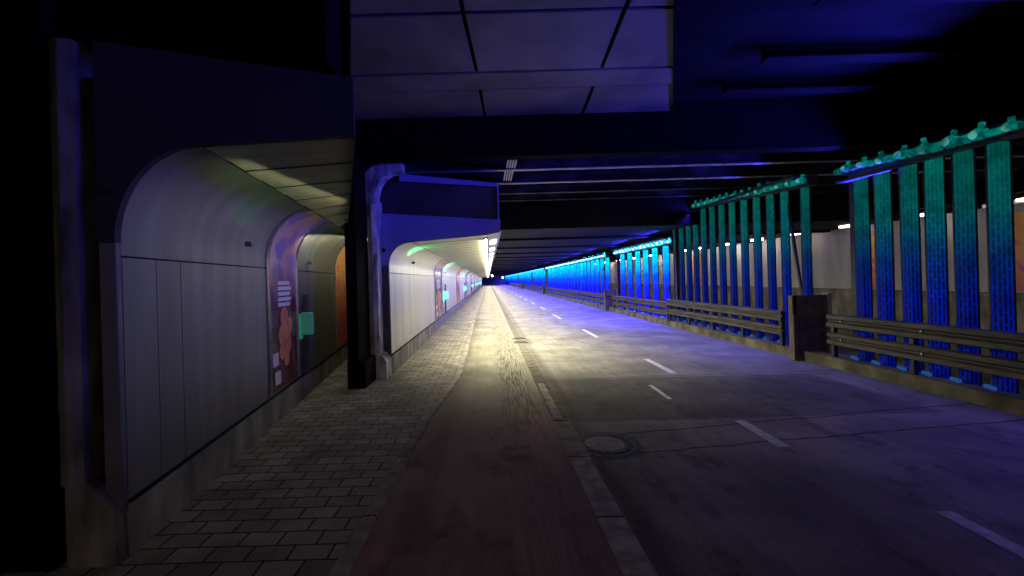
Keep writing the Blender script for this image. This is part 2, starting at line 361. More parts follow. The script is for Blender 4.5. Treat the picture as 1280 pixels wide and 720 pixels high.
def strip_light(name, p, length, width, d, c, power, spread, parent=None, yaw=0.0):
    li = bpy.data.lights.new(name, 'AREA'); li.shape = 'RECTANGLE'; li.size = length; li.size_y = width
    li.color = c; li.energy = power; li.spread = R(spread)
    o = bpy.data.objects.new(name, li); col.objects.link(o)
    z = -Vector(d).normalized(); x = Vector((-math.sin(yaw), math.cos(yaw), 0)); x = (x - z*x.dot(z)).normalized(); y = z.cross(x)
    m = Matrix((x, y, z)).transposed().to_4x4(); m.translation = Vector(p); o.matrix_world = m
    if parent:
        o.parent = parent; o.matrix_parent_inverse = (Matrix.Translation(parent.location) @ parent.rotation_euler.to_matrix().to_4x4()).inverted()
    return o

# ------------------------------------------------------------------ ground surfaces
def sheet(name, x0, x1, y0, y1, z, m):
    b = MB(); b.quad((x0, y0, z), (x1, y0, z), (x1, y1, z), (x0, y1, z)); return struct(name, b, m)
sheet('ground', -300, 300, -40, 600, -.02, M['deck'])
sheet('road', .86, 5.62, -4, 170, 0, M['road'])
sheet('opposite_road', 5.86, 12.0, -4, 170, 0, M['road'])
# kerb line X as a function of Y
KX = [(-4, -.82), (2.6, -.81), (3.6, -.775), (5.2, -.70), (6.4, -.56), (7.6, -.47), (11, -.50), (18, -.55), (60, -.56), (170, -.56)]
def kx(y):
    for (a, xa), (b, xb) in zip(KX, KX[1:]):
        if a <= y <= b: return xa+(xb-xa)*(y-a)/(b-a)
    return KX[-1][1]
ys = [-4+.4*i for i in range(60)]+[20+3*i for i in range(51)]
pv = MB(); cy = MB(); kb = MB()
for a, b in zip(ys, ys[1:]):
    pv.quad((-4.6, a, .024), (kx(a)-.10, a, .024), (kx(b)-.10, b, .024), (-4.6, b, .024))
    cy.quad((kx(a), a, 0), (.68, a, 0), (.68, b, 0), (kx(b), b, 0))
    n = len(kb.v)
    kb.v += [(kx(a)-.10, a, .022), (kx(a)-.015, a, .028), (kx(a), a, -.01), (kx(b)-.10, b, .022), (kx(b)-.015, b, .028), (kx(b), b, -.01)]
    kb.f += [(n, n+1, n+4, n+3), (n+1, n+2, n+5, n+4)]; kb.mi += [0, 0]
struct('pavement', pv, M['paving']); struct('cycle_path', cy, M['cycle']); struct('kerb', kb, M['kerbstone'])
b = MB()
b.box(.68, .86, -4, 3.9, -.02, .004); b.box(.675, .865, 3.905, 4.9, -.02, .014); struct('gutter_strip', b, M['slab'])
b = MB(); b.box(.68, .86, 4.905, 170, -.02, .003); struct('gutter', b, M['gutter'])
b = MB(); b.box(.705, .80, 4.95, 6.7, 0, .016); struct('raised_gutter_slab', b, M['kerbstone'])
# lane dashes
for (x, y0, y1) in [(2.92, 2.0, 2.9), (2.66, 4.05, 4.8), (2.97, 7.2, 8.5), (2.30, 5.7, 6.45), (2.85, 11.7, 13.6), (2.8, 17.2, 19.6), (2.88, 22.6, 24.8),
                    (2.9, 28, 30.4), (2.9, 33.5, 36), (2.9, 39, 41.5), (2.9, 45, 47.5), (2.9, 52, 55), (2.9, 60, 63), (2.9, 68, 71), (2.9, 78, 81), (2.9, 90, 94)]:
    wd = .03 if x == 2.30 else .055
    b = MB(); b.quad((x-wd, y0, .0035), (x+wd, y0, .0035), (x+wd+.02, y1, .0035), (x-wd+.02, y1, .0035)); struct('lane_marking', b, M['lane_n' if y0 < 5 else 'lane'])

# manhole
mh = thing('manhole_cover', 'round iron manhole cover with a pale concrete centre set in the road', 'manhole cover', (1.07, 4.23, 0))
def ringmesh(r0, r1, z, n=48):
    b = MB()
    for i in range(n):
        a, c = 2*math.pi*i/n, 2*math.pi*(i+1)/n
        b.quad((r0*math.cos(a), r0*math.sin(a), z), (r1*math.cos(a), r1*math.sin(a), z), (r1*math.cos(c), r1*math.sin(c), z), (r0*math.cos(c), r0*math.sin(c), z))
    return b
ringmesh(.275, .287, .007).build('highlight_ring', M['lid'], mh); ringmesh(.262, .335, .005).build('surround', M['iron'], mh); ringmesh(.24, .262, .004).build('gap_ring', M['iron'], mh)
ringmesh(.19, .24, .009).build('iron_rim', M['iron'], mh)
b = MB()
for i in range(20):
    a = 2*math.pi*i/20; c, s = math.cos(a), math.sin(a)
    p = [(r*c-t*s, r*s+t*c) for r, t in ((.205, -.008), (.226, -.008), (.226, .008), (.205, .008))]; b.slab(p, .009, .015)
b.build('grip_studs', M['lid'], mh)
b = MB(); b.slab([(.188*math.cos(2*math.pi*i/40), .188*math.sin(2*math.pi*i/40)) for i in range(40)], .002, .011); b.build('lid', M['lid'], mh)
for Y in (11.2, 11.95):
    dr = thing('road_drain', 'narrow iron drain grate in the gutter, %s of the two' % ('nearer' if Y < 11.5 else 'farther'), 'drain', (.78, Y, 0))
    b = MB(); b.box(-.17, .17, -.12, -.09, .004, .012); b.box(-.17, .17, .09, .12, .004, .012); b.box(-.17, -.14, -.09, .09, .004, .012); b.box(.14, .17, -.09, .09, .004, .012); b.build('rim', M['iron'], dr)
    b = MB()
    for i in range(7): b.box(-.13+i*.04, -.115+i*.04, -.09, .09, .004, .010)
    b.build('bars', M['iron'], dr)

# ------------------------------------------------------------------ ceiling over the near part
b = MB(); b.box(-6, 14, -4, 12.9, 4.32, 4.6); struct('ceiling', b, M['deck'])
for yy, xa in ((1.6, 3.2), (2.9, 3.2), (4.1, 3.2), (5.3, 3.4), (6.2, 3.4)):
    b = MB(); b.box(xa, 13.5, yy, yy+.10, 4.16, 4.318); b.box(xa, 13.5, yy-.06, yy+.16, 4.14, 4.158); struct('ceiling_rib', b, M['deck'])
def lerp(a, b, t): return a+(b-a)*t
def LX(y): return lerp(-1.24, -2.07, (y-4.22)/2.68)
def RX(y): return lerp(1.84, 2.95, (y-4.22)/2.68)
tf = thing('tiled_ceiling', 'suspended ceiling of large pale tiles with dark joints above the road', 'ceiling panels', (0, 5.5, 4.15))
g = .022
rows = [(3.0, 4.20, (-.24, -.17), (1.30, 1.38)), (4.25, 5.42, (-.17, -.07), (1.38, 1.46)), (5.94, 6.90, (-.04, .02), (1.48, 1.54))]
for (y0, y1, j1, j2) in rows:
    for (xa0, xa1, xb0, xb1) in ((LX(y0), LX(y1), j1[0]-g, j1[1]-g), (j1[0]+g, j1[1]+g, j2[0]-g, j2[1]-g), (j2[0]+g, j2[1]+g, RX(y0), RX(y1))):
        b = MB(); b.slab([(xa0, y0-5.5), (xb0, y0-5.5), (xb1, y1-5.5), (xa1, y1-5.5)], 0, .03); b.build('tile', M['tile'], tf, bevel=.006)
b = MB(); b.slab([(LX(5.45), -.05), (RX(5.45), -.05), (RX(5.9), .40), (LX(5.9), .40)], -.012, .04); b.build('cross_rail', M['tile'], tf, bevel=.006)
b = MB(); b.slab([(LX(3)-.05, -2.5), (RX(3)+.05, -2.5), (RX(6.9)+.05, 1.4), (LX(6.9)-.05, 1.4)], .035, .06); b.build('backing', M['black'], tf)
for (fx, nm) in ((LX, -1), (RX, 1)):
    b = MB(); b.slab([(fx(3), -2.5), (fx(3)+nm*.035, -2.5), (fx(6.9)+nm*.035, 1.4), (fx(6.9), 1.4)], -.02, .034); b.build('edge_angle', M['black'], tf)
b = MB(); b.box(-6.3, -6.0, -4, 151, -.02, 4.6); tag(b.build('outer_wall', M['deck']), 'dark outer wall behind the linings at the far left', 'wall')
# heavy black beam
b = MB(); b.box(-6, 14, 6.93, 7.18, 3.53, 4.32); tag(b.build('black_beam', M['black'], bevel=.01), 'deep black beam spanning the road between the tiles and the girders', 'beam')
# riveted girders
gl = ['riveted grey girder nearest behind the black beam', 'riveted grey girder, second behind the black beam', 'riveted grey girder, third behind the black beam',
      'stained girder, fourth behind the black beam', 'stained girder farthest back, in front of the low ceiling']
for i, (Y, zb) in enumerate([(7.55, 3.74), (8.65, 3.72), (9.75, 3.70), (10.9, 3.70), (11.9, 3.70)]):
    gd = thing('steel_girder', gl[i], 'girder', (0, Y, zb), group='riveted girders under the ceiling')
    b = MB(); b.box(-5, 13, -.06, .06, 0, .018)
    if i < 3:
        x = -4.9
        while x < 9:
            for yy in (-.035, .035):
                n = len(b.v); r = .011
                b.v += [(x-r, yy-r, 0), (x+r, yy-r, 0), (x+r, yy+r, 0), (x-r, yy+r, 0), (x, yy, -.009)]
                b.f += [(n, n+1, n+4), (n+1, n+2, n+4), (n+2, n+3, n+4), (n+3, n, n+4)]; b.mi += [0]*4
            x += .11
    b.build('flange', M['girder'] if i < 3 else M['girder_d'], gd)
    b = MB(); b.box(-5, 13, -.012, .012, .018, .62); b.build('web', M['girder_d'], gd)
for i, (Y0, Y1) in enumerate(((7.64, 8.57), (8.74, 9.67))):
    gp = thing('batten_plate', ('nearer' if i == 0 else 'farther')+' pale ribbed batten plate joining two girders', 'girder plate', (.50-.02*i, Y0, 3.745))
    b = MB(); b.box(-.09, .09, 0, Y1-Y0, .02, .032); b.build('plate', M['girder_d'], gp)
    for x in (-.075, -.025, .025, .075):
        b = MB(); b.box(x-.013, x+.013, 0, Y1-Y0, 0, .018); b.build('rib', M['hi'], gp)
# low far ceiling with its front beam and shallow ribs
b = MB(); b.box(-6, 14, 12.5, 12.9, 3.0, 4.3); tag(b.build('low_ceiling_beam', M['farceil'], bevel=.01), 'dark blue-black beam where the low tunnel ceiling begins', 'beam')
b = MB(); b.box(-6, 14, 12.91, 170, 3.02, 3.3)
y = 15.5
while y < 165: b.box(-5.5, 13.5, y, y+.35, 2.95, 3.018); y += 4.2
struct('tunnel_ceiling', b, M['farceil'])
b = MB(); b.box(-6, 14, 150.5, 150.9, -.02, 3.3); tag(b.build('end_wall', M['concrete']), 'dim grey wall closing the far end of the tunnel', 'wall')

# ------------------------------------------------------------------ wall lining builder
def cove_pts(z0, z1, wdt, n=20):
    return [(wdt*(1-math.cos(math.pi/2*i/n)), z0+(z1-z0)*math.sin(math.pi/2*i/n)) for i in range(n+1)]
def lining(name, label, loc, rz, length, zb, zseam, z0, z1, wdt, edge, zedge, joints, near=False):
    """edge(s) -> local x of the soffit's outer edge"""
    t = thing(name, label, 'wall lining', loc, rz)
    N_ = max(4, int(length/ (1.0 if near else 2.0)))
    S = [length*i/N_ for i in range(N_+1)]
    prof = cove_pts(z0, z1, wdt)
    b = MB(); b.box(-.18, .012, 0, length, 0, zb-.012); b.build('plinth', M['concrete'], t, bevel=.01)
    b = MB(); b.box(-.02, .02, 0, length, zb-.012, zb+.004); b.build('drip_edge', M['seam'], t)
    cuts = [0]+joints+[length]
    for a, c in zip(cuts, cuts[1:]):
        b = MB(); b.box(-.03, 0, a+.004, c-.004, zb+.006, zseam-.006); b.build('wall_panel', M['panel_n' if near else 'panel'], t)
    b = MB(); b.box(-.05, -.012, 0, length, zb, zseam+.01); b.build('panel_backing', M['seam'], t)
    b = MB()
    for s0, s1 in zip(S, S[1:]):
        pp = [(0, zseam+.006)]+prof
        for (x0, za), (x1, zc) in zip(pp, pp[1:]): b.quad((x0, s0, za), (x0, s1, za), (x1, s1, zc), (x1, s0, zc))
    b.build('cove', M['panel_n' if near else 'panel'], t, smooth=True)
    b = MB()
    # soffit planks, each a shallow step so the transverse joints read
    pw = .30; s = 0; k = 0
    while s < length-.01:
        e = min(s+pw, length); x0 = wdt+.008
        d = .006 if k % 2 else 0
        b.quad((x0, s, z1+d+.001), (x0, e-.012, z1+d+.001), (edge(e), e-.012, zedge+d), (edge(s), s, zedge+d))
        b.quad((x0, e-.012, z1+.03), (x0, e, z1+.03), (edge(e), e, zedge+.03), (edge(e), e-.012, zedge+.03))
        s = e; k += 1
        if s > 45: pw = .9
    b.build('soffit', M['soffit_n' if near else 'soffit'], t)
    b = MB(); b.box(wdt-.003, wdt+.009, 0, length, z1+.002, z1+.02); b.build('soffit_joint', M['seam'], t)
    b = MB()
    for s0, s1 in zip(S, S[1:]):
        b.quad((-.3, s0, zedge+.34), (edge(s0), s0, zedge+.30), (edge(s1), s1, zedge+.30), (-.3, s1, zedge+.34))
        b.quad((-.3, s0, 0), (-.3, s0, zedge+.34), (-.3, s1, zedge+.34), (-.3, s1, 0))
    b.build('light_block_roof', M['hood'], t)  # unseen roof sheet added to block light from above
    return t, prof

def poster(t, prof, s0, s1, zb, zseam, kind, label, dim=1.0):
    d = .007
    pp = [(0, zb+.03), (0, zseam)]+prof
    pm = bpy.data.materials.get('poster_'+kind)
    if not pm:
        pm = mat('poster_'+kind, (.1, .05, .1)); N, L, b_ = nodes(pm)
        tc = N.new('ShaderNodeTexCoord'); s = N.new('ShaderNodeSeparateXYZ'); L.new(tc.outputs['Object'], s.inputs[0])
        n = noise(N, L, tc.outputs['Object'], 3.5, 4)
        if kind == 'purple':
            c = mixc(N, L, ss(N, L, n, .35, .65), (.06, .018, .022), (.20, .07, .085))
            c = mixc(N, L, ss(N, L, s.outputs[2], 1.2, 2.1), c, mixc(N, L, ss(N, L, n, .4, .6), (.28, .20, .40), (.60, .35, .30)))
        elif kind == 'orange':
            c = mixc(N, L, ss(N, L, s.outputs[2], .6, 2.1), (.55, .10, .09), (.85, .42, .12))
            c = mixc(N, L, ss(N, L, n, .5, .7), c, (.55, .12, .30))
        else:
            c = mixc(N, L, ss(N, L, n, .4, .6), (.25, .16, .40), (.65, .38, .45))
        L.new(c, b_.inputs['Base Color']); b_.inputs['Roughness'].default_value = .25
    b = MB()
    def off(i):
        x, z = pp[i]; x0, za = pp[max(0, i-1)]; x1, zc = pp[min(len(pp)-1, i+1)]
        tx, tz = x1-x0, zc-za; l = math.hypot(tx, tz) or 1
        return (x+tz/l*d, z-tx/l*d)
    op = [off(i) for i in range(len(pp))]
    for (x0, za), (x1, zc) in zip(op, op[1:]): b.quad((x0, s0, za), (x0, s1, za), (x1, s1, zc), (x1, s0, zc))
    p = b.build('poster', pm, t, smooth=True, label=label)
    for s in (s0, s1):
        b = MB()
        for (x0, za), (x1, zc) in zip(op, op[1:]): b.bar((x0+.004, s, za), (x1+.004, s, zc), .022, 5)
        b.build('trim', M['chrome'], p)
    if kind == 'purple':
        m1 = bpy.data.materials.get('poster_white') or mat('poster_white', (.55, .5, .58), (.75, .7, .75), .4, 20)
        m2 = bpy.data.materials.get('poster_fruit') or mat('poster_fruit', (.55, .12, .07), (.85, .32, .16), .4, 6)
        b = MB(); W = s1-s0
        for k in range(5):                                     # pale block of text lines
            b.box(.009, .012, s0+W*.30, s0+W*(.72+.04*(k % 2)), zb+1.00+k*.065, zb+1.045+k*.065)
        b.build('text_block', m1, p)
        for q in ((.08, .26, .32, .47), (.14, .32, .10, .25)):
            b = MB(); b.box(.009, .012, s0+W*q[0], s0+W*q[1], zb+q[2], zb+q[3]); b.build('small_notice', m1, p)
        b = MB()
        for (cy_, cz, r) in ((.5, .85, .14), (.66, .74, .12), (.42, .66, .13), (.60, .55, .14), (.40, .46, .10), (.55, .36, .10)):
            n = 16; b.poly([(.010, s0+W*cy_+r*W*.95*math.cos(2*math.pi*i/n)*1.0, zb+cz+r*math.sin(2*math.pi*i/n)) for i in range(n)])
            
        b.build('fruit_picture', m2, p)
    return p

# ---- main lining
YP = 7.67
joints = [1.05, 1.75, 6.3]+[8.6+2.42*i for i in range(45)]
joints = [j for j in joints if j < 113]
ML, mprof = lining('passage_lining', 'brightly lit white panelled wall lining with curved cove and planked soffit beside the pavement', (-1.70, YP, 0), 0, 114, .36, 1.77,
                   1.90, 2.29, .40, lambda s: 1.72, 2.38, joints)
kinds = ['purple', 'orange', 'lilac', 'orange', 'purple', 'lilac', 'orange', 'purple']
pl = ['purple poster with pale text block and orange fruit, nearest on the bright wall', 'orange and red poster wrapping up the cove, second on the bright wall',
      'lilac poster, third along the bright wall', 'orange poster, fourth along the bright wall', 'purple poster, fifth along the bright wall', 'lilac poster, sixth along the bright wall',
      'orange poster, seventh along the bright wall', 'purple poster, eighth along the bright wall']
for i in range(8):
    s = 14.0-YP+9.65*i
    poster(ML, mprof, s, s+2.15, .36, 1.77, kinds[i], pl[i])
# frame + fascia at the portal plane (local coords of the lining)
def portal(t, prof, zb, frame_w, zseam, xr, zr, xtop_r, ztop_r, ztop_l, fasc_m, frame_m):
    b = MB()
    inner = [(0, zb-.03), (0, zseam)]+prof+[(xr, zr)]
    # frame strip (vertical)
    b.prism([(-frame_w, zb-.05), (0.0, zb-.05), (0, prof[0][1]), (-frame_w, prof[0][1])], -.05, .0)
    b.build('frame', frame_m, t, bevel=.008)
    b = MB()
    top = [(-frame_w, prof[0][1]+.002)]
    outline = top+[p for p in prof]+[(xr, zr), (xtop_r, ztop_r), (-frame_w, ztop_l)]
    b.prism(outline, -.055, -.002)
    b.build('fascia', fasc_m, t)
    b = MB()
    pts = inner
    for (x0, za), (x1, zc) in zip(pts, pts[1:]): b.bar((x0+.004, -.06, za), (x1+.004, -.06, zc), .007, 5)
    b.build('edge_trim', M['chrome'], t)
portal(ML, mprof, .36, .155, 1.77, 1.72, 2.38, 1.95, 2.63, 2.80, M['fascia'], M['frame'])
b = MB(); b.bar((-.075, -.075, 2.16), (-.075, -.03, 2.16), .035, 12); b.build('bolt_head', M['seam'], ML)
# slanted nose with luminaires and strip lamp along the outer edge
b = MB()
b.prism([(1.72, 2.385), (1.93, 2.425), (1.95, 2.63), (1.72, 2.63)], 0, 114); b.build('nose', M['board'], ML)
b = MB(); b.prism([(1.925, 2.405), (1.95, 2.415), (1.955, 2.45), (1.93, 2.44)], -.06, 114); b.build('nose_trim', M['chrome'], ML)
s = 1.2; k = 0
while s < 112:
    b = MB(); b.prism([(1.765, 2.376), (1.90, 2.402), (1.895, 2.412), (1.76, 2.386)], s, s+1.0); b.build('luminaire', M['lumi'], ML); s += 2.2 if s < 60 else 4.4
b = MB()
s = .9
while s < 113: b.box(1.665, 1.70, s, s+1.46, 2.315, 2.352); s += 1.5
b.build('strip_lamp_or_fill', M['strip'], ML)
b = MB(); b.box(1.703, 1.716, .5, 113.5, 2.30, 2.356); b.box(1.65, 1.716, .5, 113.5, 2.3565, 2.374); b.build('lamp_housing', M['chrome'], ML)
y = 8.3
while y < 118:
    seg = 3.0 if y < 20 else 7.0 if y < 50 else 16.0
    strip_light('added_road_wash', (.10, y+seg/2, 2.36), seg-.1, .10, (.5, 0, -1), (1, .89, .57), seg*(66 if y < 12 else 54), 134, ML)  # unseen area light added to carry the luminaires' light to the road
    y += seg
# hood box above the fascia
hd = thing('dark_hood', 'dark blue sheet hood box above the lining portal with brighter top lip', 'hood', (-1.70, YP, 2.7))
b = MB(); b.prism([(-.15, .12), (1.90, -.055), (1.90, .52), (-.15, .68)], .12, 6); b.build('box', M['hood'], hd)
b = MB(); b.prism([(.20, .665), (1.905, .525), (1.905, .585), (.20, .80)], .06, 6); b.build('top_lip', M['hoodlip'], hd, bevel=.004)
b = MB(); b.box(1.902, 1.93, .08, 6, -.05, .57); b.build('edge_strip', M['hoodlip'], hd)
# pier between bays
pr = thing('black_pier', 'narrow pier, coloured black for its unlit front, with a stone base between the dim and the bright lining', 'pier', (-2.14, 6.66, 0))  # shade on the pier is put into its black colour
b = MB(); b.box(0, .17, 0, .65, .42, 3.53); b.build('shaft', M['black'], pr, bevel=.01)
b = MB(); b.box(-.01, .265, -.02, .65, 0, .42); b.build('foot', M['black'], pr, bevel=.015)
sp = thing('stone_column', 'weathered pale stone column lit blue, curving into the beam beside the bright portal', 'column', (-1.97, 7.32, 0))
b = MB(); 
def rough_col(x0, x1, z0, z1, d, n=26, am=.012):
    b = MB(); rings = []
    for i in range(n+1):
        z = z0+(z1-z0)*i/n; j = [random.uniform(-am, am) for _ in range(4)]
        k = len(b.v); b.v += [(x0, 0+j[0], z), (lerp(x0, x1, .5), -.03+j[1], z), (x1+j[2], .0+j[3], z), (x1+j[2], d, z), (x0, d, z)]
        rings.append(k)
    for a, c in zip(rings, rings[1:]):
        for i in range(5):
            j = (i+1) % 5; b.f.append((a+i, a+j, c+j, c+i)); b.mi.append(0)
    return b
rough_col(.0, .15, .40, 3.0, .45, 60, .003).build('shaft', M['stone'], sp)
b = MB(); b.prism([(0, 0), (.27, 0), (.27, .30), (.20, .42), (0, .42)], -.05, .40); b.build('foot', M['stone'], sp, bevel=.02)
b = MB()
pts = [(0, 2.9), (.15, 2.9)]+[(.15+.42*(1-math.cos(math.pi/2*i/8)), 3.0+.45*math.sin(math.pi/2*i/8)) for i in range(9)]+[(.57, 3.62), (.3, 3.62)]+[(-.02+.14*(1-math.sin(math.pi/2*(i)/6)), 3.62-.35*(1-math.cos(math.pi/2*i/6))) for i in range(7)][::1]
pts = [(0, 2.9), (.15, 2.9), (.16, 3.08), (.20, 3.22), (.28, 3.34), (.40, 3.42), (.60, 3.46), (.60, 3.60), (.30, 3.59), (.12, 3.54), (.0, 3.44), (-.06, 3.30), (-.06, 3.05)]
b.prism(pts, -.03, .30); b.build('haunch', M['stone'], sp, bevel=.02)

# ---- near dim lining
YN = 2.63; NR = math.atan2(.88, 6.97); NLn = 7.9
def nedge(s):
    # outer edge runs diagonally back to the black pier
    t_ = min(1, s/4.3); return lerp(1.37, .47+.06, t_)
NLm, nprof = lining('dim_passage_lining', 'dim grey-lit panelled wall lining with curved cove in the bay nearest the camera', (-2.17, YN, 0), NR, NLn, .35, 1.80,
                    1.88, 2.45, .47, nedge, 2.52, [.33, .62, 2.35, 3.45, 5.6, 7.0], near=True)
poster(NLm, nprof, 2.33, 3.36, .35, 1.80, 'purple', 'dim purple poster with pale text block and orange fruit on the near wall')
poster(NLm, nprof, 5.75, 7.6, .35, 1.80, 'orange', 'dim orange-red poster at the far end of the near wall')
b = MB()
prof = nprof
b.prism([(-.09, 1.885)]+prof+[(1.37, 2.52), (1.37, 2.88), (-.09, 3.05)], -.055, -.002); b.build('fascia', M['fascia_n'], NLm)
b = MB(); b.prism([(-.09, .30), (0, .30), (0, 1.88), (-.09, 1.88)], -.05, 0); b.build('frame', M['frame'], NLm, bevel=.006)
b = MB()
ed = [nedge(NLn*i/20) for i in range(21)]
for i in range(20):
    a, c = NLn*i/20, NLn*(i+1)/20
    b.quad((ed[i], a, 2.47), (ed[i+1], c, 2.47), (ed[i+1], c, 2.86), (ed[i], a, 2.86))
b.build('side_fascia', M['hood'], NLm)
b = MB(); b.bar((-.045, -.07, 2.18), (-.045, -.03, 2.18), .03, 12); b.build('bolt_head', M['seam'], NLm)
def nlp(s, x, z): return (-2.17+x*math.cos(NR)-s*math.sin(NR), YN+s*math.cos(NR)+x*math.sin(NR), z)
strip_light('strip_lamp_or_fill', nlp(2.1, .97, 2.42), 3.6, .05, (-.92, .05, -.12), (1, .95, .62), 3.2, 160, NLm, yaw=NR+.13)  # unseen fill light added to brighten the near wall
strip_light('strip_lamp_or_fill', nlp(5.4, .46, 2.40), 4.2, .04, (-.8, .05, -.5), (1, .93, .66), 14, 170, NLm, yaw=NR)  # second unseen fill, added for the wall beyond the near poster
def added_green_glow(t, p, fn, e):  # unseen green light and its box, added for the glow on the soffit
    b = MB(); b.box(p[0]-.03, p[0]+.03, p[1]-.03, p[1]+.03, p[2]-.05, p[2]-.005); b.build('added_glow_housing', M['lampbox'], t, bevel=.004)
    wp = fn(p)
    strip_light('added_green_glow', wp, .09, .04, (.55, .15, 1), (.05, 1, .30), e, 150, t)
fm = lambda p: (-1.70+p[0], YP+p[1], p[2])
added_green_glow(ML, (.20, 1.3, 2.02), fm, 4); added_green_glow(ML, (.05, 9.6, 1.95), fm, 9); added_green_glow(ML, (.05, 23.8, 1.95), fm, 14)
fn2 = lambda p: nlp(p[1], p[0], p[2])
added_green_glow(NLm, (.16, 1.45, 2.02), fn2, .3); added_green_glow(NLm, (.05, 3.9, 1.95), fn2, .3)
# near stone pier
ns = thing('near_stone_pier', 'dark pier with rough pale stone edge at the left end of the near wall', 'pier', (-2.52, 2.55, 0))
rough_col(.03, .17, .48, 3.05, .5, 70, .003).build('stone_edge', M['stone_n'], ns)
b = MB(); b.prism([(.06, 0), (.36, 0), (.34, .36), (.20, .50), (.06, .50)], -.02, .07); b.build('stone_foot', M['stone_n'], ns, bevel=.02)
b = MB(); b.box(-1.6, .02, -.05, .6, 0, 4.3); b.build('black_shaft', M['black'], ns)
b = MB(); b.prism([(.02, 3.05), (.28, 3.05), (1.6, 2.93), (1.6, 4.3), (.02, 4.3)], .07, .35)
b.build('black_header', M['black'], ns)

# ------------------------------------------------------------------ exit sign posts on the wall lining
def sign_post(loc, rz, near, label):
    t = thing('exit_sign_post', label, 'sign', loc, rz, group='lit green sign posts along the wall')
    b = MB(); b.box(0.02, .08, -.04, .04, 0, .98); b.build('post', M['lampbox'], t, bevel=.005)
    b = MB(); b.box(.03, .08, -.05, .05, .98, 1.12); b.build('cap', M['lampbox'], t, bevel=.01)
    b = MB(); b.box(.025, .17, -.16, -.045, .56, .86); b.build('light_box', M['mint_n' if near else 'mint'], t, bevel=.01)
    b = MB(); b.box(.006, .02, -.25, -.05, .50, .84); b.build('back_glow_panel', M['green_n' if near else 'green'], t)
    return t
ordw = ['nearest', 'second', 'third', 'fourth', 'fifth', 'sixth', 'seventh']
for i in range(7):
    sign_post((-1.70, 17.0+14.2*i, .36), 0, False, 'mint-green lit sign on a dark post, %s along the bright wall' % ordw[i])
def nl(s, x=0): 
    return (-2.17+x*math.cos(NR)-s*math.sin(NR), YN+s*math.cos(NR)+x*math.sin(NR))
px, py = nl(3.62)
sign_post((px, py, .36), NR, True, 'dim mint-green sign on a dark post beside the dim near poster')

